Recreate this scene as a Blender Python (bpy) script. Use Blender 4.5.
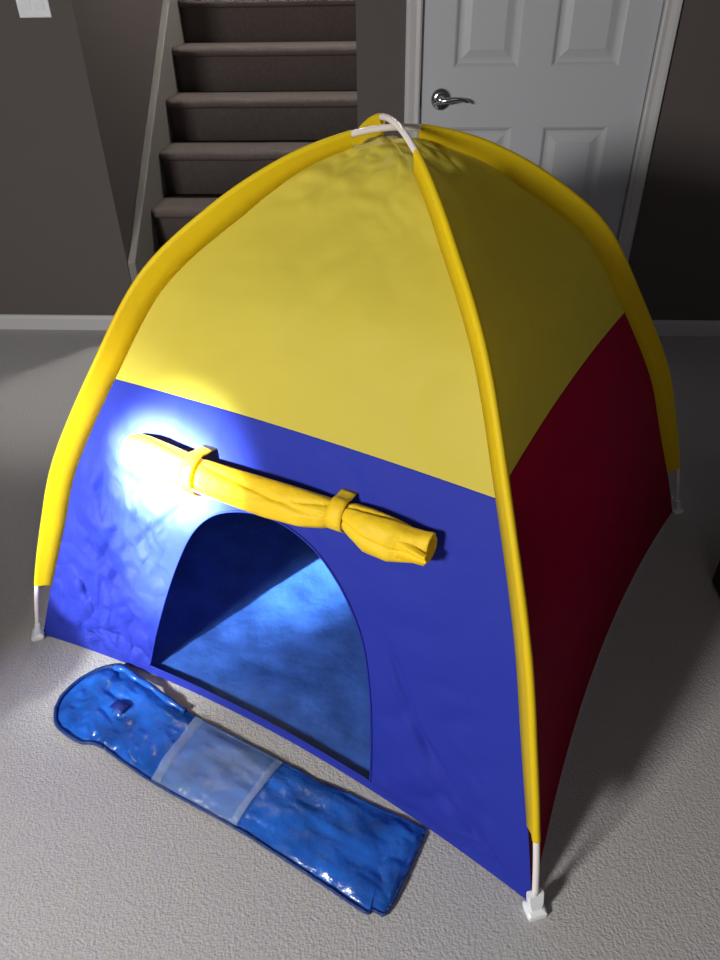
import bpy, bmesh, math, random
from mathutils import Vector, Matrix, noise
random.seed(4)
sc = bpy.context.scene
for o in list(bpy.data.objects): bpy.data.objects.remove(o)

# ------------------------------------------------------------------ camera
cam_d = bpy.data.cameras.new('camera'); cam = bpy.data.objects.new('camera', cam_d)
sc.collection.objects.link(cam); sc.camera = cam
cam_d.sensor_fit = 'HORIZONTAL'; cam_d.sensor_width = 36; cam_d.lens = 35.43
cam_d.clip_start = .02; cam_d.clip_end = 50
ra = Vector((0.99827007, 0.05683015, -0.01507299)); ub = Vector((-0.0214032, 0.59003085, 0.80709696)); fc = Vector((-0.05476098, 0.80537813, -0.59022649))
CAM = Vector((0, 0, 1.34))
cam.matrix_world = Matrix(((ra.x, ub.x, -fc.x, 0), (ra.y, ub.y, -fc.y, 0), (ra.z, ub.z, -fc.z, CAM.z), (0, 0, 0, 1)))

# ------------------------------------------------------------------ light
w = bpy.data.worlds.new('world'); sc.world = w; w.use_nodes = True
w.node_tree.nodes['Background'].inputs[0].default_value = (.86, .80, .82, 1)
w.node_tree.nodes['Background'].inputs[1].default_value = .05

def aim(o, target):
    o.rotation_euler = (Vector(target) - o.location).to_track_quat('-Z', 'Y').to_euler()
def area(name, loc, target, sx, sy, power, col):
    d = bpy.data.lights.new(name, 'AREA'); d.shape = 'RECTANGLE'; d.size = sx; d.size_y = sy; d.energy = power; d.color = col
    o = bpy.data.objects.new(name, d); sc.collection.objects.link(o); o.location = loc; aim(o, target); return o
def spot(name, loc, target, power, ang, blend, radius, col):
    d = bpy.data.lights.new(name, 'SPOT'); d.energy = power; d.spot_size = math.radians(ang); d.spot_blend = blend; d.shadow_soft_size = radius; d.color = col
    o = bpy.data.objects.new(name, d); sc.collection.objects.link(o); o.location = loc; aim(o, target); return o
# daylight from the window behind and to the left of the camera
area('window_light', (-1.85, -1.1, 1.72), (-.3, .95, .3), .42, .42, 100, (1.0, .98, .94))
# broad soft fill added behind the camera to lift the tent's shaded right side
area('fill_light', (.55, -1.5, 2.0), (.1, .9, .2), 1.3, 1.0, 6, (1.0, .95, .94))
# light coming down the stairwell from the floor above
area('stairwell_light', (-.35, 4.0, 2.7), (-1.15, 3.5, 1.0), .3, .5, 42, (1.0, .96, .90))
# the narrow sunbeam on the rolled door flap, plus an added wide glow
spot('added_glow', (-2.25, -1.45, 2.0), (-.66, 1.08, .36), 1500, 16, 1.0, .05, (.95, 1.0, .97)).scale = (.8, 1.0, 1.0)  # soft spot added to brighten the left side of the blue wall
spot('sun_beam', (-2.25, -1.45, 2.0), (-.445, 1.08, .425), 6500, 10.5, 1.0, .02, (.80, 1.0, .97)).scale = (.72, 1.0, 1.0)
spot('sun_beam', (-2.25, -1.45, 2.0), (-.475, 1.11, .53), 24000, 5.6, 1.0, .02, (.90, 1.0, .97)).scale = (1.0, .8, 1.0)

sc.view_settings.view_transform = 'Standard'; sc.view_settings.look = 'None'
sc.view_settings.exposure = 0; sc.view_settings.gamma = 1; sc.view_settings.use_curve_mapping = False

# ------------------------------------------------------------------ materials
def mat(name, col, rough=.6, spec=.3, metal=0, trans=0, tcol=None, bumps=(), colvar=None, sheen=0, alpha=1, coat=0):
    m = bpy.data.materials.new(name); m.use_nodes = True; nt = m.node_tree; N = nt.nodes; L = nt.links
    b = N['Principled BSDF']; out = N['Material Output']
    b.inputs['Base Color'].default_value = (*col, 1); b.inputs['Roughness'].default_value = rough
    b.inputs['Specular IOR Level'].default_value = spec; b.inputs['Metallic'].default_value = metal
    b.inputs['Alpha'].default_value = alpha; b.inputs['Coat Weight'].default_value = coat; b.inputs['Coat Roughness'].default_value = .2
    b.inputs['Sheen Weight'].default_value = sheen
    tc = N.new('ShaderNodeTexCoord')
    if colvar:
        sca, amt = colvar
        nz = N.new('ShaderNodeTexNoise'); nz.inputs['Scale'].default_value = sca; nz.inputs['Detail'].default_value = 5
        L.new(tc.outputs['Object'], nz.inputs['Vector'])
        rp = N.new('ShaderNodeValToRGB'); rp.color_ramp.elements[0].position = .3; rp.color_ramp.elements[1].position = .7
        rp.color_ramp.elements[0].color = (*[c * (1 - amt) for c in col], 1); rp.color_ramp.elements[1].color = (*[min(1, c * (1 + amt)) for c in col], 1)
        L.new(nz.outputs['Fac'], rp.inputs['Fac']); L.new(rp.outputs['Color'], b.inputs['Base Color'])
    prev = None
    for kind, sca, st, dist in bumps:      # procedural relief
        mp = N.new('ShaderNodeMapping'); L.new(tc.outputs['Object'], mp.inputs['Vector'])
        if isinstance(sca, tuple): mp.inputs['Scale'].default_value = sca; s1 = 1
        else: s1 = sca
        if kind == 'voronoi':
            t = N.new('ShaderNodeTexVoronoi'); t.inputs['Scale'].default_value = s1; o_ = t.outputs['Distance']
        elif kind == 'facet':
            t = N.new('ShaderNodeTexVoronoi'); t.feature = 'SMOOTH_F1'; t.inputs['Scale'].default_value = s1; t.inputs['Smoothness'].default_value = .15; o_ = t.outputs['Distance']
            wz = N.new('ShaderNodeTexNoise'); wz.inputs['Scale'].default_value = s1 * .8; L.new(mp.outputs['Vector'], wz.inputs['Vector'])
            mx = N.new('ShaderNodeMixRGB'); mx.inputs['Fac'].default_value = .25; L.new(mp.outputs['Vector'], mx.inputs[1]); L.new(wz.outputs['Color'], mx.inputs[2])
            L.new(mx.outputs['Color'], t.inputs['Vector'])
        elif kind == 'wave':
            t = N.new('ShaderNodeTexWave'); t.inputs['Scale'].default_value = s1; t.inputs['Distortion'].default_value = 4; t.inputs['Detail'].default_value = 2; o_ = t.outputs['Fac']
        else:
            t = N.new('ShaderNodeTexNoise'); t.inputs['Scale'].default_value = s1; t.inputs['Detail'].default_value = 6; o_ = t.outputs['Fac']
        if kind != 'facet': L.new(mp.outputs['Vector'], t.inputs['Vector'])
        bp = N.new('ShaderNodeBump'); bp.inputs['Strength'].default_value = st; bp.inputs['Distance'].default_value = dist
        L.new(o_, bp.inputs['Height'])
        if prev: L.new(prev.outputs['Normal'], bp.inputs['Normal'])
        prev = bp
    if prev: L.new(prev.outputs['Normal'], b.inputs['Normal'])
    if trans:
        tr = N.new('ShaderNodeBsdfTranslucent'); tr.inputs['Color'].default_value = (*(tcol or col), 1)
        ms = N.new('ShaderNodeMixShader'); ms.inputs['Fac'].default_value = trans
        L.new(b.outputs[0], ms.inputs[1]); L.new(tr.outputs[0], ms.inputs[2]); L.new(ms.outputs[0], out.inputs['Surface'])
    return m

YEL = (.82, .68, .085); YEL2 = (.82, .60, .01); BLU = (.022, .036, .35); RED = (.36, .0, .02)
M = {
 'yellow': mat('yellow_nylon', YEL, .55, .25, trans=.44, tcol=(.78, .60, .025), bumps=[('noise', (3, 3, 9), .25, .02), ('noise', 600, .06, .001)]),
 'sleeve': mat('yellow_sleeve', YEL2, .55, .25, trans=.3, bumps=[('noise', 30, .1, .01)]),
 'flap': mat('yellow_flap', (.88, .60, .02), .55, .25, trans=.15, bumps=[('noise', 26, .35, .02)]),
 'blue': mat('blue_nylon', BLU, .62, .12, trans=.15, bumps=[('noise', 9, .2, .02)]),
 'red': mat('red_nylon', RED, .55, .25, trans=.6, tcol=(.48, .0, .025), bumps=[('noise', 8, .2, .02)]),
 'tarp': mat('blue_tarp', (.032, .10, .42), .45, .4, bumps=[('noise', 16, .35, .02)], colvar=(14, .22)),
 'bag': mat('blue_bag', (.012, .085, .40), .22, .6, bumps=[('noise', 14, .5, .02)], colvar=(11, .45)),
 'bag_edge': mat('bag_binding', (.006, .03, .16), .45, .4, bumps=[('noise', 90, .6, .01)]),
 'label': mat('navy_patch', (.008, .02, .16), .5, .3),
 'rod': mat('white_rod', (.75, .68, .66), .35, .4),
 'cap': mat('white_plastic', (.78, .80, .82), .35, .5),
 'carpet': mat('beige_carpet', (.40, .39, .392), .95, .05, bumps=[('noise', (150, 280, 100), .5, .004), ('voronoi', (210, 130, 120), .35, .003)], colvar=(150, .08), sheen=.1),
 'stair_carpet': mat('stair_carpet', (.12, .098, .092), .95, .05, bumps=[('noise', 260, .25, .004)], colvar=(60, .1)),
 'wall': mat('taupe_paint', (.103, .087, .083), .75, .2, bumps=[('noise', 220, .12, .002)]),
 'trim': mat('white_trim', (.50, .49, .50), .45, .35),
 'skirt': mat('grey_skirt', (.20, .187, .17), .5, .3),
 'door': mat('white_door', (.46, .47, .50), .45, .35, bumps=[('noise', (60, 60, 6), .08, .003)]),
 'chrome': mat('satin_nickel', (.55, .55, .56), .18, .5, metal=1),
 'plate': mat('switch_plastic', (.75, .76, .80), .4, .4),
 'dark': mat('dark_leather', (.022, .010, .008), .5, .3, bumps=[('noise', 90, .3, .004)]),
 'wood': mat('dark_wood', (.03, .015, .01), .4, .3),
 'gap': mat('dark_gap', (.02, .02, .02), .9, .1),
}
# clear pocket: a cloudy film, partly see-through
def film(name, col, a):
    m = bpy.data.materials.new(name); m.use_nodes = True; nt = m.node_tree; b = nt.nodes['Principled BSDF']
    b.inputs['Base Color'].default_value = (*col, 1); b.inputs['Roughness'].default_value = .25; b.inputs['Alpha'].default_value = a
    b.inputs['Specular IOR Level'].default_value = .6
    n = nt.nodes.new('ShaderNodeTexNoise'); n.inputs['Scale'].default_value = 18
    tc = nt.nodes.new('ShaderNodeTexCoord'); nt.links.new(tc.outputs['Object'], n.inputs['Vector'])
    bp = nt.nodes.new('ShaderNodeBump'); bp.inputs['Strength'].default_value = .4; bp.inputs['Distance'].default_value = .02
    nt.links.new(n.outputs['Fac'], bp.inputs['Height']); nt.links.new(bp.outputs['Normal'], b.inputs['Normal'])
    return m
M['film'] = film('clear_film', (.36, .52, .80), .16)
M['film_hem'] = film('clear_film_hem', (.45, .57, .75), .16)

# the front wall is crumpled around its left side: the same nylon with sharp ridged relief there
def crumpled():
    m = M['blue'].copy(); m.name = 'blue_nylon_crumpled'; nt = m.node_tree; N = nt.nodes; L = nt.links
    b = N['Principled BSDF']; tc = N.new('ShaderNodeTexCoord')
    old = b.inputs['Normal'].links[0].from_socket
    def math_(op, a, c):
        n = N.new('ShaderNodeMath'); n.operation = op; n.use_clamp = False
        for k, v in enumerate((a, c)):
            if v is None: continue
            if isinstance(v, (int, float)): n.inputs[k].default_value = v
            else: L.new(v, n.inputs[k])
        return n.outputs[0]
    dist = N.new('ShaderNodeVectorMath'); dist.operation = 'DISTANCE'; L.new(tc.outputs['Object'], dist.inputs[0]); dist.inputs[1].default_value = (-.66, -.33, .22)
    mr = N.new('ShaderNodeMapRange'); L.new(dist.outputs['Value'], mr.inputs['Value']); mr.inputs['From Min'].default_value = .16; mr.inputs['From Max'].default_value = .42
    mr.inputs['To Min'].default_value = 1; mr.inputs['To Max'].default_value = .06
    h = None
    for sc_, w_ in ((5, 1.0), (11, .45), (23, .12)):
        mp = N.new('ShaderNodeMapping'); mp.inputs['Scale'].default_value = (1, 1, .7); mp.inputs['Rotation'].default_value = (.3, .7, .2); L.new(tc.outputs['Object'], mp.inputs['Vector'])
        n = N.new('ShaderNodeTexNoise'); n.inputs['Scale'].default_value = sc_; n.inputs['Detail'].default_value = .5; n.inputs['Distortion'].default_value = .6; L.new(mp.outputs['Vector'], n.inputs['Vector'])
        r = math_('MULTIPLY', math_('ABSOLUTE', math_('SUBTRACT', n.outputs['Fac'], .5), None), w_ * 2)
        h = r if h is None else math_('ADD', h, r)
    h = math_('MULTIPLY', h, mr.outputs['Result'])
    bp = N.new('ShaderNodeBump'); bp.inputs['Strength'].default_value = .75; bp.inputs['Distance'].default_value = .045
    L.new(h, bp.inputs['Height']); L.new(old, bp.inputs['Normal']); L.new(bp.outputs['Normal'], b.inputs['Normal'])
    return m
M['blue_front'] = crumpled()

# ------------------------------------------------------------------ helpers
def link(name, verts, faces, m, parent=None, smooth=True):
    me = bpy.data.meshes.new(name); me.from_pydata([tuple(v) for v in verts], [], faces); me.validate(); me.update()
    bm = bmesh.new(); bm.from_mesh(me); bmesh.ops.recalc_face_normals(bm, faces=bm.faces); bm.to_mesh(me); bm.free()
    if smooth:
        for p in me.polygons: p.use_smooth = True
    me.materials.append(m)
    o = bpy.data.objects.new(name, me); sc.collection.objects.link(o)
    if parent: o.parent = parent; o.matrix_parent_inverse = Matrix.Translation(-WL[parent.name])
    WL[o.name] = WL[parent.name] if parent else Vector((0, 0, 0))
    return o
WL = {}
def thing(name, loc, label, cat, group=None):
    o = bpy.data.objects.new(name, None); sc.collection.objects.link(o); o.location = loc; WL[o.name] = Vector(loc)
    o['label'] = label; o['category'] = cat
    if group: o['group'] = group
    return o
# children carry geometry in world coordinates; make() re-centres it on the thing's base
def make(name, geo, m, parent=None, smooth=True, label=None):
    vs, fs = geo
    off = WL[parent.name] if parent else Vector((0, 0, 0))
    vs = [Vector(v) - off for v in vs]
    me = bpy.data.meshes.new(name); me.from_pydata([tuple(v) for v in vs], [], fs); me.validate()
    bm = bmesh.new(); bm.from_mesh(me); bmesh.ops.recalc_face_normals(bm, faces=bm.faces); bm.to_mesh(me); bm.free()
    for p in me.polygons: p.use_smooth = smooth
    me.materials.append(m)
    o = bpy.data.objects.new(name, me); sc.collection.objects.link(o)
    if parent: o.parent = parent
    WL[o.name] = off
    if label: o['label'] = label
    return o
def struct(name, geo, m, parent=None, smooth=False):
    o = make(name, geo, m, parent, smooth)
    if not parent: o['kind'] = 'structure'
    return o
def bevel(o, wd=.003, seg=2):
    b = o.modifiers.new('bevel', 'BEVEL'); b.width = wd; b.segments = seg; b.limit_method = 'ANGLE'; b.angle_limit = math.radians(40)
    return o
def box(x0, x1, y0, y1, z0, z1):
    v = [(x, y, z) for z in (z0, z1) for y in (y0, y1) for x in (x0, x1)]
    return v, [(0, 2, 3, 1), (4, 5, 7, 6), (0, 1, 5, 4), (2, 6, 7, 3), (0, 4, 6, 2), (1, 3, 7, 5)]
def join(*gs):
    V, F = [], []
    for vs, fs in gs:
        n = len(V); V += list(vs); F += [tuple(i + n for i in f) for f in fs]
    return V, F
def grid(rows, closed=False):
    V, F = [], []; m = len(rows[0])
    for r in rows: V += r
    for i in range(len(rows) - 1):
        for j in range(m if closed else m - 1):
            k = (j + 1) % m; F.append((i * m + j, i * m + k, (i + 1) * m + k, (i + 1) * m + j))
    return V, F
def tube(pts, rad, n=12, caps=True):
    pts = [Vector(p) for p in pts]; rows = []; ref = None
    for i, p in enumerate(pts):
        t = (pts[min(i + 1, len(pts) - 1)] - pts[max(i - 1, 0)]).normalized()
        if ref is None: ref = t.orthogonal().normalized()
        ref = (ref - t * ref.dot(t)).normalized(); b2 = t.cross(ref)
        r = rad[i] if isinstance(rad, (list, tuple)) else rad
        rows.append([p + (ref * math.cos(a) + b2 * math.sin(a)) * r for a in [2 * math.pi * k / n for k in range(n)]])
    V, F = grid(rows, True)
    if caps: F += [tuple(range(n)), tuple(range(len(V) - n, len(V)))]
    return V, F
def lathe(c, axis, prof, n=32):
    axis = Vector(axis).normalized(); u = axis.orthogonal().normalized(); v2 = axis.cross(u); c = Vector(c)
    rows = [[c + axis * h + (u * math.cos(a) + v2 * math.sin(a)) * r for a in [2 * math.pi * k / n for k in range(n)]] for r, h in prof]
    V, F = grid(rows, True); F += [tuple(range(n)), tuple(range(len(V) - n, len(V)))]
    return V, F
def interp(x, X, Y):
    if x <= X[0]: return Y[0]
    for i in range(1, len(X)):
        if x <= X[i]:
            t = (x - X[i - 1]) / (X[i] - X[i - 1]); return Y[i - 1] + (Y[i] - Y[i - 1]) * t
    return Y[-1]
def smooth_pts(P, n):
    """Catmull-Rom through P, n samples per span"""
    P = [Vector(p) for p in P]; Q = [P[0] * 2 - P[1]] + P + [P[-1] * 2 - P[-2]]; out = []
    for i in range(1, len(Q) - 2):
        a, b, c, d = Q[i - 1:i + 3]
        for k in range(n):
            t = k / n; out.append(.5 * ((2 * b) + (c - a) * t + (2 * a - 5 * b + 4 * c - d) * t * t + (3 * b - a - 3 * c + d) * t ** 3))
    out.append(P[-1]); return out
def fbm(p, s, seed=0):
    return noise.fractal(Vector(p) * s + Vector((seed * 7.3, seed * 3.1, seed)), .8, 2.1, 4)
def ridge(p, s, seed=0):
    q = Vector(p) * s + Vector((seed * 5.1, seed * 2.7, seed))
    q += Vector((noise.noise(q * .7), noise.noise(q * .7 + Vector((9, 2, 4))), 0)) * .5
    return abs(noise.noise(q))

# ------------------------------------------------------------------ room shell
YW = 2.955
XL, XR = -3.4, 3.2
OX0, OX1, OZ = -1.19, -.185, 2.35          # stair opening
DX0, DX1, DZ = .051, .864, 2.03            # door slab
struct('floor', box(XL, XR, -2.6, YW, -.1, 0), M['carpet'])
T = .115
wall = join(box(XL, OX0, YW, YW + T, 0, 2.6), box(OX0, OX1, YW, YW + T, OZ, 2.6), box(OX1, DX0 - .02, YW, YW + T, 0, 2.6),
            box(DX0 - .02, DX1 + .02, YW, YW + T, DZ + .02, 2.6), box(DX1 + .02, XR, YW, YW + T, 0, 2.6))
struct('wall_back', wall, M['wall'])
struct('wall_stair_left', box(OX0 - .1, OX0, YW + T, YW + 3.6, 0, 3.6), M['wall'])
struct('wall_stair_right', box(OX1, OX1 + .1, YW + T, YW + 3.6, 0, 3.6), M['wall'])
struct('wall_stair_end', box(OX0, OX1, YW + 3.0, YW + 3.1, 0, 3.6), M['wall'])
def baseboard(name, x0, x1):
    pr = [(0, 0), (-.012, 0), (-.012, .052), (-.009, .060), (-.006, .066), (0, .068)]
    V = [(x, YW + dy, z) for x in (x0, x1) for dy, z in pr]; n = len(pr)
    F = [(i, (i + 1) % n, n + (i + 1) % n, n + i) for i in range(n)] + [tuple(range(n)), tuple(range(n, 2 * n))]
    struct(name, (V, F), M['trim'])
baseboard('baseboard_left', XL, OX0)
baseboard('baseboard_middle', OX1, DX0 - .056)
baseboard('baseboard_right', DX1 + .056, XR)

# door casing: moulded profile run up both sides and over the head
def casing(name, pts_in, out_dirs):
    pr = [(0, 0), (0, -.012), (.006, -.016), (.02, -.014), (.04, -.018), (.052, -.018), (.056, -.012), (.056, 0)]
    rows = []
    for p, d in zip(pts_in, out_dirs):
        rows.append([Vector((p[0] + d[0] * a, YW + b, p[1] + d[1] * a)) for a, b in pr])
    V, F = grid(rows, True); n = len(pr); F += [tuple(range(n)), tuple(range(len(V) - n, len(V)))]
    struct(name, (V, F), M['trim'])
g = .004
casing('trim_1', [(DX0 - g, 0), (DX0 - g, DZ + g), (DX1 + g, DZ + g), (DX1 + g, 0)], [(-1, 0), (-1, 1), (1, 1), (1, 0)])
# jamb behind the slab
struct('trim_2', join(box(DX0 - .02, DX0 - g, YW, YW + T, 0, DZ + .02), box(DX1 + g, DX1 + .02, YW, YW + T, 0, DZ + .02),
       box(DX0 - g, DX1 + g, YW, YW + T, DZ + g, DZ + .02)), M['trim'])

# six-panel door
def door_geo():
    y0 = YW + .006; xs = [(.165, .395), (.512, .750)]; zs = [(.23, .83), (1.025, 1.62), (1.74, 1.93)]
    gx = [DX0, .165, .395, .512, .750, DX1]; gz = [.008, .23, .83, 1.025, 1.62, 1.74, 1.93, DZ]
    V, F = [], []
    def q(a, b, c, d):
        n = len(V); V.extend([a, b, c, d]); F.append((n, n + 1, n + 2, n + 3))
    for i in range(5):
        for j in range(7):
            a, b, c, d = gx[i], gx[i + 1], gz[j], gz[j + 1]
            if (i in (1, 3)) and (j in (1, 3, 5)):
                steps = [(0, 0), (.006, .003), (.014, .010), (.022, .011), (.030, .010), (.055, .002), (.060, .002)]
                prev = None
                for ins, dep in steps:
                    ring = [(a + ins, y0 + dep, c + ins), (b - ins, y0 + dep, c + ins), (b - ins, y0 + dep, d - ins), (a + ins, y0 + dep, d - ins)]
                    if prev:
                        for k in range(4): q(prev[k], prev[(k + 1) % 4], ring[(k + 1) % 4], ring[k])
                    prev = ring
                q(*prev)
            else: q((a, y0, c), (b, y0, c), (b, y0, d), (a, y0, d))
    y1 = y0 + .035
    q((DX0, y1, .008), (DX1, y1, .008), (DX1, y1, DZ), (DX0, y1, DZ))
    for (xa, za), (xb, zb) in (((DX0, .008), (DX1, .008)), ((DX1, .008), (DX1, DZ)), ((DX1, DZ), (DX0, DZ)), ((DX0, DZ), (DX0, .008))):
        q((xa, y0, za), (xb, y0, zb), (xb, y1, zb), (xa, y1, za))
    return V, F
door = struct('door_1', door_geo(), M['door'])
dk = (.125, YW + .006, .925)
rosette = make('door_rosette', lathe(dk, (0, -1, 0), [(.037, 0), (.037, .004), (.034, .010), (.022, .013), (.013, .016), (.012, .040), (.010, .042)]), M['chrome'], door, label='round nickel rose')
lv = smooth_pts([(dk[0], YW - .035, .925), (dk[0] + .02, YW - .042, .926), (dk[0] + .05, YW - .044, .931), (dk[0] + .08, YW - .042, .929), (dk[0] + .098, YW - .040, .921)], 5)
make('door_lever', tube(lv, [.011 - .0055 * i / (len(lv) - 1) for i in range(len(lv))], 12), M['chrome'], door, label='curved nickel lever')
make('latch_plate', box(DX0 - .0035, DX0 - .0005, YW - .002, YW + .03, .895, .955), M['gap'], door)

# double light switch on the wall left of the stairs
sw = thing('light_switch', (-1.331, YW, 1.252), 'white double light switch plate on the taupe wall left of the stairs', 'light switch')
bevel(make('plate', box(-1.390, -1.272, YW - .006, YW, 1.196, 1.311), M['plate'], sw, False), .003)
for cx in (-1.354, -1.308):
    V, F = box(cx - .017, cx + .017, YW - .011, YW - .005, 1.219, 1.288)
    V = [(x, y + (.004 if z < 1.25 else 0) * (y < YW - .008), z) for x, y, z in V]
    bevel(make('rocker', (V, F), M['plate'], sw, False), .001)

# carpeted stairs climbing away behind the wall
st = thing('staircase', (-.69, YW + .08, 0), 'carpeted staircase climbing away behind the taupe wall opening', 'stairs')
nos = [(.075, .222), (.311, .443), (.561, .637), (.794, .822), (1.022, 1.015), (1.25, 1.205), (1.48, 1.395), (1.71, 1.585), (1.94, 1.775), (2.17, 1.965), (2.40, 2.155)]
sx0, sx1 = OX0 + .037, OX1 - .004
for i, (dy, z) in enumerate(nos):
    zp = nos[i - 1][1] if i else 0; yn = YW + dy; yb = YW + (nos[i + 1][0] + .03 if i + 1 < len(nos) else dy + .28)
    # section of one carpeted step: riser, rounded nosing, tread
    pr = [(yn + .028, zp - .0), (yn + .026, z - .045)]
    pr += [(yn + .016 - .022 * math.sin(a), z - .020 - .020 * math.cos(a)) for a in [math.pi * k / 10 for k in range(0, 11)]]
    pr += [(yb, z), (yb, zp)]
    n = len(pr); cols = 24; rows = []
    for k in range(cols + 1):
        x = sx0 + (sx1 - sx0) * k / cols; wob = .003 * noise.noise(Vector((x * 6, i * 3.3, 0)))
        rows.append([Vector((x, y, zz + (wob if 1 < j < n - 2 else 0))) for j, (y, zz) in enumerate(pr)])
    V, F = grid(rows, True); F += [tuple(range(n)), tuple(range(len(V) - n, len(V)))]
    make('step', (V, F), M['stair_carpet'], st, True)
sl = (1.015 - .443) / (1.022 - .311); z_at = lambda dy: .443 + (dy - .311) * sl + .115
V = [(x, YW + dy, z) for x in (OX0 + .001, OX0 + .036) for dy, z in ((.0, 0), (.0, z_at(0)), (2.6, z_at(2.6)), (2.6, z_at(2.6) - .6), (.35, 0))]
F = [(0, 1, 2, 3, 4), (5, 6, 7, 8, 9)] + [(i, (i + 1) % 5, 5 + (i + 1) % 5, 5 + i) for i in range(5)]
bevel(make('skirt_board', (V, F), M['skirt'], st, False), .004)

# ------------------------------------------------------------------ play tent
TC = Vector((-.0287, 1.4253, 0)); TA = 1.102; TS = .638
def corner(i, j):
    c, s = math.cos(TA), math.sin(TA); return TC + Vector((TS * (i * c - j * s), TS * (i * s + j * c), 0))
FOOT = {'A': corner(-1, 1), 'B': corner(-1, -1), 'C': corner(1, -1), 'D': corner(1, 1)}
U = {k: (p - TC).normalized() for k, p in FOOT.items()}
ctrl = [(.902, 0), (.864, .155), (.803, .33), (.732, .5), (.608, .7), (.485, .87), (.34, .98), (.205, 1.05), (.09, 1.085), (0, 1.095)]
P2 = [Vector((a, b, 0)) for a, b in ctrl]
dense = []
Q = [P2[0] * 2 - P2[1]] + P2 + [Vector((-.09, 1.085, 0))]
for i in range(1, len(Q) - 2):
    a, b, c, d = Q[i - 1:i + 3]
    for k in range(12):
        t = k / 12; dense.append(.5 * ((2 * b) + (c - a) * t + (2 * a - 5 * b + 4 * c - d) * t * t + (3 * b - a - 3 * c + d) * t ** 3))
dense.append(P2[-1])
Ls = [0]
for i in range(1, len(dense)): Ls.append(Ls[-1] + (dense[i] - dense[i - 1]).length)
NP = 80
POLE = [Vector((interp(Ls[-1] * k / NP, Ls, [q.x for q in dense]), interp(Ls[-1] * k / NP, Ls, [q.y for q in dense]), 0)) for k in range(NP + 1)]
NIN = []
for k in range(NP + 1):
    t = (POLE[min(k + 1, NP)] - POLE[max(k - 1, 0)]).normalized(); n = Vector((-t.y, t.x, 0))
    if k == NP: n = Vector((0, -1, 0))
    NIN.append(n if n.x < 0 or n.y < 0 else -n)
def inset(k):
    z = POLE[k].y; q_ = min(1, z / .42); return .010 + .033 * q_ * (2 - q_) - .022 * max(0, min(1, (z - 1.0) / .09))
SEAM = [Vector((max(0, (POLE[k] + NIN[k] * inset(k)).x), max(0.004, (POLE[k] + NIN[k] * inset(k)).y), 0)) for k in range(NP + 1)]
SEAM[0].y = .004; SEAM[-1].x = 0
SZ = [s.y for s in SEAM]; SR = [s.x for s in SEAM]
def W3(k, r, z): return TC + U[k] * r + Vector((0, 0, z))
def ruled(k1, k2, s, z, bow=0):
    r = interp(z, SZ, SR); p = TC + (U[k1] * (1 - s) + U[k2] * s) * r + Vector((0, 0, z))
    n = (U[k1] + U[k2]).normalized()
    # cloth pulls slightly inward between the poles
    sag = -.012 * 4 * s * (1 - s) * min(1, r / .5)
    p += n * (sag - bow * 4 * s * (1 - s) * max(0, 1 - z / .45))
    return p
def wrinkle(p, n, s, z, amt, sd):
    edge = min(1, 12 * s * (1 - s))
    d = fbm(p, 6, sd) * .003 + (ridge(p, 9, sd) - .2) * .032 * amt + (ridge((p[0] * 1.5 + p[2], p[1] * 1.5, p[2]), 15, sd + 3) - .2) * .024 * amt * amt + (ridge(p, 34, sd + 5) - .2) * .011 * amt * amt
    return p + n * d * edge
ZS = .667
tent = thing('play_tent', TC, 'yellow, blue and red dome play tent standing on beige carpet', 'tent')

def panel(name, k1, k2, z0, z1, m, amtf, sd, bow=0, nz=70, ns=60, label=None):
    n = (U[k1] + U[k2]).normalized() + Vector((0, 0, .5)); n.normalize(); rows = []
    for i in range(nz + 1):
        f = i / nz
        z = z0 + (z1 - z0) * (f if z1 < .9 else 1 - (1 - f) ** 1.7)
        row = []
        for j in range(ns + 1):
            s = j / ns; p = ruled(k1, k2, s, z, bow)
            ed = min(1, (z - z0) / .04, (z1 - z) / .04 + (0 if z1 < .9 else 1))
            q = wrinkle(p, n, s, z, amtf(s, z), sd); row.append(p + (q - p) * max(0, ed))
        rows.append(row)
    return make(name, grid(rows), m, tent, True, label)
ZT = SZ[-1]
calm = lambda s, z: .12
upper = lambda s, z: .18 + .5 * max(0, (z - .95) / .1)
panel('roof_panel', 'A', 'B', ZS, ZT, M['yellow'], upper, 1, label='yellow nylon roof panel above the blue doorway wall')
panel('roof_panel', 'B', 'C', ZS, ZT, M['yellow'], upper, 2, label='shaded yellow roof panel above the red side wall')
panel('roof_panel', 'C', 'D', ZS, ZT, M['yellow'], upper, 3)
panel('roof_panel', 'D', 'A', ZS, ZT, M['yellow'], upper, 4)
panel('side_panel', 'B', 'C', .004, ZS, M['red'], calm, 5, bow=.035, label='dark red nylon side wall')
panel('side_panel', 'D', 'A', .004, ZS, M['blue'], lambda s, z: .3, 6, label='blue side wall seen through the doorway')
panel('back_panel', 'C', 'D', .004, ZS, M['blue'], lambda s, z: .3, 7, label='blue back wall')

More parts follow.
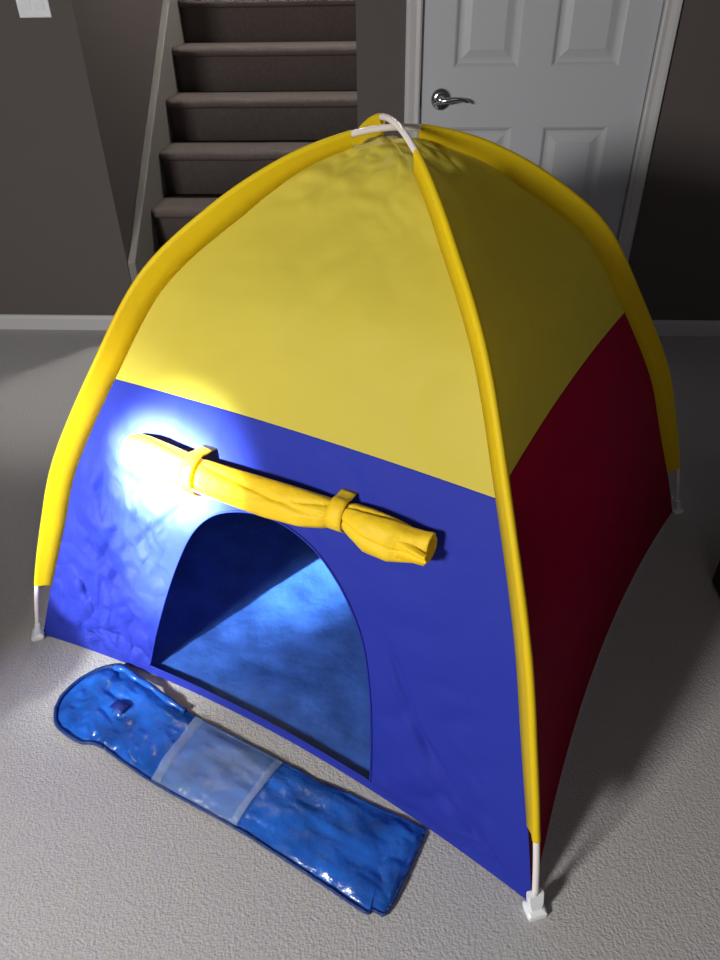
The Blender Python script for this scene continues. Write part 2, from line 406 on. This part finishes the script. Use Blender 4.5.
# blue front wall with the doorway cut out (rings between the doorway outline and the panel edge)
door_sz = [(.251, .026), (.262, .136), (.278, .252), (.299, .346), (.329, .425), (.369, .474), (.426, .500), (.489, .510), (.556, .504), (.622, .478), (.673, .430), (.710, .35), (.724, .25), (.726, .141), (.722, .024)]
dl = smooth_pts([(a, b, 0) for a, b in door_sz], 18)
dl += [Vector((.722 + (.251 - .722) * k / 60, .024 + .002 * k / 60, 0)) for k in range(1, 60)]
dc = Vector((.497, .27, 0))
def outer_pt(d):
    # from the doorway's centre to the edge of the unit panel, in (s, z)
    ts = []
    if d.x > 1e-9: ts.append((1 - dc.x) / d.x)
    if d.x < -1e-9: ts.append((0 - dc.x) / d.x)
    if d.y > 1e-9: ts.append((ZS - dc.y) / d.y)
    if d.y < -1e-9: ts.append((.004 - dc.y) / d.y)
    return dc + d * min(ts)
loop = [(p, (p - dc)) for p in dl]
# add rays that pass exactly through the four panel corners
for cs in ((0, .004), (1, .004), (1, ZS), (0, ZS)):
    d = Vector((cs[0], cs[1], 0)) - dc; an = math.atan2(d.y, d.x)
    best = min(range(len(loop)), key=lambda i: abs(math.atan2(loop[i][1].y, loop[i][1].x) - an))
    loop[best] = (loop[best][0], d)
nF = (U['A'] + U['B']).normalized() + Vector((0, 0, .35)); nF.normalize()
def front_amt(s, z):
    left = max(0, 1 - s / .38) * (1 if z < .45 else max(.25, 1 - (z - .45) / .25))
    low = max(0, (s - .66) / .2) * max(0, 1 - z / .38) * .55
    return .14 + min(1, left * 1.25) + min(.6, low)
rings = []; NR = 100
for k in range(NR + 1):
    f = k / NR; row = []
    for p, d in loop:
        o_ = outer_pt(d); q = p + (o_ - p) * f
        w3 = ruled('A', 'B', q.x, q.y, .045); ed = min(1, f * 12) * min(1, (ZS - q.y) / .03) * min(1, max(0, q.y - .004) / .03 + .0)
        wv = wrinkle(w3, nF, q.x, q.y, front_amt(q.x, q.y), 11)
        # two hard pull creases running down-left from the doorway's shoulder
        cr = 0
        for (cs, cz, ang, ln) in ((.23, .40, .9, .14), (.21, .36, .9, .13), (.10, .25, 1.3, .12), (.14, .14, .7, .1), (.86, .15, 2.2, .2), (.80, .26, 1.9, .14), (.9, .07, 2.4, .1)):
            dx_, dz_ = (q.x - cs) * .93, q.y - cz
            al = dx_ * math.cos(ang) + dz_ * math.sin(ang); ac = -dx_ * math.sin(ang) + dz_ * math.cos(ang)
            if abs(al) < ln: cr -= .006 * math.exp(-(ac / .007) ** 2) * (1 - (al / ln) ** 2)
        row.append(w3 + (wv - w3) * ed + nF * cr * ed)
    rings.append(row)
front = make('front_panel', grid(rings, True), M['blue_front'], tent, True, 'creased blue front wall with an arched doorway')
# doorway hem: thin binding following the arch
hem = [ruled('A', 'B', p.x, p.y, .045) + nF * .001 for p in dl[:len(door_sz) * 18 - 17]]
make('doorway_hem', tube(hem, .0022, 6), M['blue'], front)
# seam piping between the colours
for k1, k2, mm in (('A', 'B', 'blue'), ('B', 'C', 'red')):
    make('seam', tube([ruled(k1, k2, j / 50, ZS) for j in range(51)], .0010, 6), M[mm], tent)

# groundsheet
rows = []
inner = {k: TC + U[k] * (SR[0] - .01) for k in 'ABCD'}
for i in range(71):
    row = []
    for j in range(71):
        a, b = i / 70, j / 70
        p = (inner['A'] * (1 - a) + inner['B'] * a) * (1 - b) + (inner['D'] * (1 - a) + inner['C'] * a) * b
        e = min(1, 14 * a * (1 - a), 14 * b * (1 - b))
        nb = (U['B'] + U['C']).normalized(); na = (U['A'] + U['B']).normalized()
        p = p - nb * (.080 * 4 * b * (1 - b) * a ** 6) - na * (.060 * 4 * a * (1 - a) * (1 - b) ** 6)
        p.z = .005 + .006 * e * (1 + fbm(p, 7, 21) + 1.6 * (ridge(p, 14, 22) - .2))
        row.append(p)
    rows.append(row)
make('groundsheet', grid(rows), M['tarp'], tent, True, 'bright blue plastic groundsheet')

# rods: two arches crossing above the roof
def arch(k1, k2, lift):
    pts = []
    for k in range(2, NP + 1):
        pts.append(W3(k1, POLE[k].x, POLE[k].y + lift * max(0, 1 - (POLE[k].x / .34) ** 2)))
    for k in range(NP - 1, 1, -1):
        pts.append(W3(k2, POLE[k].x, POLE[k].y + lift * max(0, 1 - (POLE[k].x / .34) ** 2)))
    return pts
rod1 = make('rod', tube(arch('A', 'C', 0), .006, 10), M['rod'], tent, label='white rod arching from the left foot over the roof')
rod2 = make('rod', tube(arch('B', 'D', .013), .006, 10), M['rod'], tent, label='white rod arching from the near foot over the roof')
for k, rd in (('A', rod1), ('C', rod1), ('B', rod2), ('D', rod2)):
    f = FOOT[k]; u = U[k]; s_ = Vector((-u.y, u.x, 0))
    top = W3(k, POLE[3].x, POLE[3].y)
    def fr(h, a, b):   # a ring of the foot cap: rectangle a (radial) by b (across) at height h
        c = f + (top - f) * (h / top.z)
        return [c + u * (a * sx) + s_ * (b * sy) + Vector((0, 0, 0)) for sx, sy in ((1, 1), (.6, 1.15), (-.6, 1.15), (-1, 1), (-1, -1), (-.6, -1.15), (.6, -1.15), (1, -1))]
    rw = [fr(.0005, .014, .015), fr(.010, .015, .016), fr(.013, .012, .013), fr(.014, .008, .009), fr(.028, .008, .012), fr(.046, .006, .013), fr(.047, .004, .006)]
    V, F = grid(rw, True); F += [tuple(range(8)), tuple(range(len(V) - 8, len(V)))]
    make('foot_cap', (V, F), M['cap'], rd, False)

# yellow sleeves holding the rods to the dome
for k in 'ABCD':
    sd = Vector((-U[k].y, U[k].x, 0)); rows = []
    lift = .013 if k in 'BD' else 0
    k0 = next(i for i in range(NP) if POLE[i].y > .148); k1 = next(i for i in range(NP) if POLE[i].x < {'A': .085, 'B': .155, 'C': .07, 'D': .06}[k])
    for i in range(k0, k1 + 1):
        P = POLE[i]; n = NIN[i]; lf = lift * max(0, 1 - (P.x / .34) ** 2); ins = inset(i) + lf * .8
        c = W3(k, P.x, P.y + lf); nn = U[k] * n.x + Vector((0, 0, n.y)); ring = []
        pw = 1 + .15 * noise.noise(Vector((i * .4, ord(k), 0)))
        sway = .003 * noise.noise(Vector((i * .16, ord(k) * 1.7, 3)))
        for a in [math.radians(x) for x in (-105, -75, -45, -15, 15, 45, 75, 105)]:
            ring.append(c - nn * (math.cos(a) * .0072) + sd * (math.sin(a) * .0066 * pw))
        ring.append(c + nn * ins * .45 + sd * (.0024 * pw + sway)); ring.append(c + nn * (ins + .004) + sd * .0014)
        ring.append(c + nn * (ins + .004) - sd * .0014); ring.append(c + nn * ins * .45 - sd * (.0024 * pw - sway))
        rows.append(ring)
    make('rod_sleeve', grid(rows, True), M['sleeve'], tent)

# rolled-up door flap above the doorway, held by two straps
rs = [.142, .148, .165, .20, .26, .32, .36, .44, .52, .60, .645, .672, .70, .74, .79, .82, .845, .862]
rr = [.014, .030, .037, .039, .037, .035, .033, .033, .034, .033, .028, .021, .029, .037, .036, .030, .027, .026]
zz = [.550, .550, .551, .552, .551, .549, .549, .549, .550, .554, .560, .566, .565, .560, .560, .562, .565, .568]
def roll_pt(s): return ruled('A', 'B', s, interp(s, rs, zz))
nS = (U['A'] + U['B']).normalized() * .86 + Vector((0, 0, .51)); nS.normalize()   # the wall's outward normal there
cd = (roll_pt(.8) - roll_pt(.2)).normalized(); upv = cd.cross(nS).normalized()
if upv.z < 0: upv = -upv
rows = []; NA = 56; NS = 130
for i in range(NS + 1):
    s = .142 + (.862 - .142) * i / NS; r = interp(s, rs, rr)
    # squeeze under the straps
    for sc_, dp in ((.335, .10), (.672, .10)): r *= 1 - dp * math.exp(-((s - sc_) / .016) ** 2)
    flat = .78; c = roll_pt(s) + nS * (r * flat + .006); ring = []
    for j in range(NA):
        a = 2 * math.pi * j / NA
        fold = .10 * math.sin(3 * a + s * 14) * (s - .1) + .09 * noise.noise(Vector((math.cos(a) * 1.7, math.sin(a) * 1.7, s * 5)))
        fold -= .22 * math.exp(-(((a - 1.5 - (s - .6) * 3.2 + math.pi) % (2 * math.pi) - math.pi) / .13) ** 2) * (1 if s > .36 else .4)
        fold -= .16 * math.exp(-(((a - .55 + (s - .7) * 5 + math.pi) % (2 * math.pi) - math.pi) / .12) ** 2) * max(0, min(1, (s - .4) / .2))
        R_ = r * (1 + fold)
        ring.append(c + nS * (math.sin(a) * R_ * flat) + upv * (math.cos(a) * R_))
    rows.append(ring)
# open mouth of the roll at its right end: the cloth turns inward in a spiral
cR = roll_pt(.862) + nS * (.026 * .78 + .006)
for dep, sca in ((.004, .93), (.0, .84), (-.012, .74), (-.03, .62), (-.045, .3)):
    rows.append([cR + cd * dep + (p - cR) * sca * (1 + .10 * math.sin(2 * j * 2 * math.pi / NA + dep * 60)) - cd * ((p - cR).dot(cd)) * sca for j, p in enumerate(rows[NS])])
V, F = grid(rows, True); F += [tuple(range(NA)), tuple(range(len(V) - NA, len(V)))]
flap = make('door_flap', (V, F), M['flap'], tent, True, 'door flap rolled up above the doorway')
# loose tongue of cloth at the open end
tg = []
for i in range(9):
    t = i / 8; row = []
    for j in range(9):
        b = (j / 8 - .5)
        row.append(cR + cd * (-.045 + .052 * t) + upv * (-.012 + b * .034 * (1 - .5 * t) - .004 * t) + nS * (.022 + .006 * math.sin(b * 7) + .006 * t))
    tg.append(row)
make('flap_corner', grid(tg), M['flap'], flap)
for s0, hw in ((.335, .015), (.672, .015)):
    r = interp(s0, rs, rr) * (.93 if s0 < .5 else 1.0) + .002; c0 = roll_pt(s0) + nS * (r * .78 + .006)
    path = []
    for k in range(0, 25):
        a = math.radians(-8 + k * 8)   # over the front of the roll
        path.append(c0 + upv * (math.sin(a + math.pi / 2 - math.pi / 2) * 0) + nS * (math.cos(a - math.radians(78)) * (r * .86 + .005)) + upv * (-math.sin(a - math.radians(78)) * (r * 1.06 + .005)))
    # tab stitched to the wall above the roll, buckling as it goes over
    tab = c0 + upv * (r + .020) - nS * (r * .78 + .004)
    path = [tab, tab + nS * (r * .55) - upv * .006, tab + nS * (r * .95) - upv * .013] + path[1:]
    rows2 = [[p - cd * hw, p - cd * hw * .3 + nS * .0004, p + cd * hw * .3 + nS * .0004, p + cd * hw] for p in path]
    o = make('tie_strap', grid(rows2), M['flap'], flap, True, 'yellow tie strap'); sm = o.modifiers.new('thick', 'SOLIDIFY'); sm.thickness = .0016

# ------------------------------------------------------------------ carrying bag on the carpet in front
bag = thing('storage_bag', (-.35, .80, 0), 'flat crumpled blue plastic carrying bag with a clear pocket lying before the tent', 'bag')
bo = [(-.752, .934), (-.748, .972), (-.718, 1.022), (-.668, 1.052), (-.610, 1.030), (-.541, .990), (-.439, .930), (-.30, .862), (-.17, .800), (-.04, .745), (.048, .708), (.064, .700), (.060, .688),
      (.034, .628), (.004, .566), (-.010, .546), (-.030, .554), (-.048, .552), (-.15, .608), (-.289, .681), (-.40, .732), (-.487, .772), (-.560, .812), (-.612, .842), (-.640, .852), (-.665, .853), (-.700, .868), (-.735, .895)]
lp = smooth_pts([(x, y, 0) for x, y in bo + [bo[0]]], 8)[:-1]
def medial(p):
    # nearest point of the bag's long axis
    a, b = Vector((-.655, .945, 0)), Vector((-.01, .645, 0)); d = b - a; t = max(0, min(1, (p - a).dot(d) / d.dot(d))); return a + d * t
top, bot = [], []
NRB = 26
for k in range(NRB + 1):
    f = k / NRB; row, rb = [], []
    for i, p in enumerate(lp):
        m_ = medial(p); q = p + (m_ - p) * f
        lift = .013 * (1 - (1 - min(1, f * 2.2)) ** 2)
        wr = min(1, f * 6) * (fbm(q, 9, 31) * .005 + (ridge(q, 16, 33) - .22) * .014 + (ridge(q, 32, 35) - .22) * .007)
        ed = .003 * (1 + noise.noise(q * 22)) if k == 0 else 0
        row.append(Vector((q.x, q.y, max(.004, .005 + lift + wr + ed)))); rb.append(Vector((q.x, q.y, .002)))
    top.append(row); bot.append(rb)
V, F = grid(top, True); V2, F2 = grid(bot, True)
shell = join((V, F), (V2, F2)); n = len(lp); off = len(V)
F3 = [(i, (i + 1) % n, off + (i + 1) % n, off + i) for i in range(n)]
make('bag_body', (shell[0], shell[1] + F3), M['bag'], bag)
def bag_z(x, y): 
    best, bz = 9, .02
    for row in top:
        for p in row:
            d = (p.x - x) ** 2 + (p.y - y) ** 2
            if d < best: best, bz = d, p.z
    return bz
def on_bag(pts, h=.003, r=.003, name='binding', m='bag_edge', label=None):
    pp = smooth_pts([(x, y, 0) for x, y in pts], 10)
    pp = [Vector((p.x, p.y, bag_z(p.x, p.y) + h + .001 * noise.noise(p * 60))) for p in pp]
    return make(name, tube(pp, r, 8), M[m], bag, True, label)
on_bag(bo[:5], .001, .0045, label='dark stitched binding round the closed end'); on_bag(bo[23:] + [bo[0]], .001, .0045)
on_bag(bo[15:24], .000, .0032)
on_bag(bo[12:16], .001, .003)
# gathered opening lip by the left end of the tent doorway
lip = smooth_pts([(-.655, 1.045, .014), (-.625, 1.035, .020), (-.59, 1.012, .018), (-.555, .992, .022), (-.52, .970, .016), (-.46, .936, .012)], 6)
make('opening_lip', tube(lip, [.005 + .006 * abs(noise.noise(p * 30)) for p in lip], 10), M['bag'], bag)
def patch(name, c4, m, h, nn=18, label=None, hem=0):
    a, b, c, d = [Vector((*q, 0)) for q in c4]; rows = []
    for i in range(nn + 1):
        row = []
        for j in range(nn + 1):
            u_, v_ = i / nn, j / nn; p = (a * (1 - u_) + b * u_) * (1 - v_) + (d * (1 - u_) + c * u_) * v_
            z = bag_z(p.x, p.y)
            row.append(Vector((p.x, p.y, z + h + .0015 * math.sin(u_ * math.pi) * math.sin(v_ * math.pi))))
        rows.append(row)
    # relax the heights so the sheet spans the hollows
    for _ in range(3):
        rows = [[Vector((p.x, p.y, max(p.z, (rows[max(i - 1, 0)][j].z + rows[min(i + 1, nn)][j].z + rows[i][max(j - 1, 0)].z + rows[i][min(j + 1, nn)].z) / 4))) for j, p in enumerate(r)] for i, r in enumerate(rows)]
    o = make(name, grid(rows), m, bag, True, label); s_ = o.modifiers.new('thick', 'SOLIDIFY'); s_.thickness = .0006
    return o
pk = [(-.433, .923), (-.226, .822), (-.296, .686), (-.487, .772)]
patch('clear_pocket', pk, M['film'], .003, label='clear rectangular pocket')
def lerp2(a, b, t): return (a[0] + (b[0] - a[0]) * t, a[1] + (b[1] - a[1]) * t)
patch('pocket_hem', [pk[0], lerp2(pk[0], pk[1], .10), lerp2(pk[3], pk[2], .10), pk[3]], M['film_hem'], .0048, 12)
patch('pocket_hem', [lerp2(pk[0], pk[1], .93), pk[1], pk[2], lerp2(pk[3], pk[2], .93)], M['film_hem'], .0048, 12)
patch('cloth_label', [(-.612, .952), (-.580, .938), (-.594, .914), (-.626, .930)], M['label'], .003, 6, 'small navy label')

# ------------------------------------------------------------------ dark seat at the right edge
ot = thing('ottoman', (1.09, 1.14, 0), 'dark brown ottoman on the carpet, one corner showing at the right edge of the photo', 'furniture')
bevel(make('ottoman_body', box(.830, 1.34, .86, 1.411, .0, .30), M['dark'], ot, False), .012, 4)
bevel(make('cushion', box(.842, 1.336, .864, 1.407, .302, .40), M['dark'], ot, False), .03, 5)

# unseen dark chest, made up to throw the shadow on the carpet by the tent
ch = thing('shadow_chest', (-1.66, .60, 0), 'made-up dark wooden chest, unseen left of the tent, added to cast a shadow', 'chest')
bevel(make('chest_body', box(-2.04, -1.21, .32, .88, .05, .53), M['wood'], ch, False), .008, 3)
bevel(make('lid', box(-2.06, -1.19, .30, .90, .532, .60), M['wood'], ch, False), .012, 3)
for x in (-2.0, -1.33):
    for y in (.36, .84): make('leg', lathe((x, y, 0), (0, 0, 1), [(.018, 0), (.028, .05)], 12), M['wood'], ch)
for y in (.44, .76): make('hinge_strap', box(-1.189, -1.183, y - .015, y + .015, .46, .58), M['chrome'], ch, False)
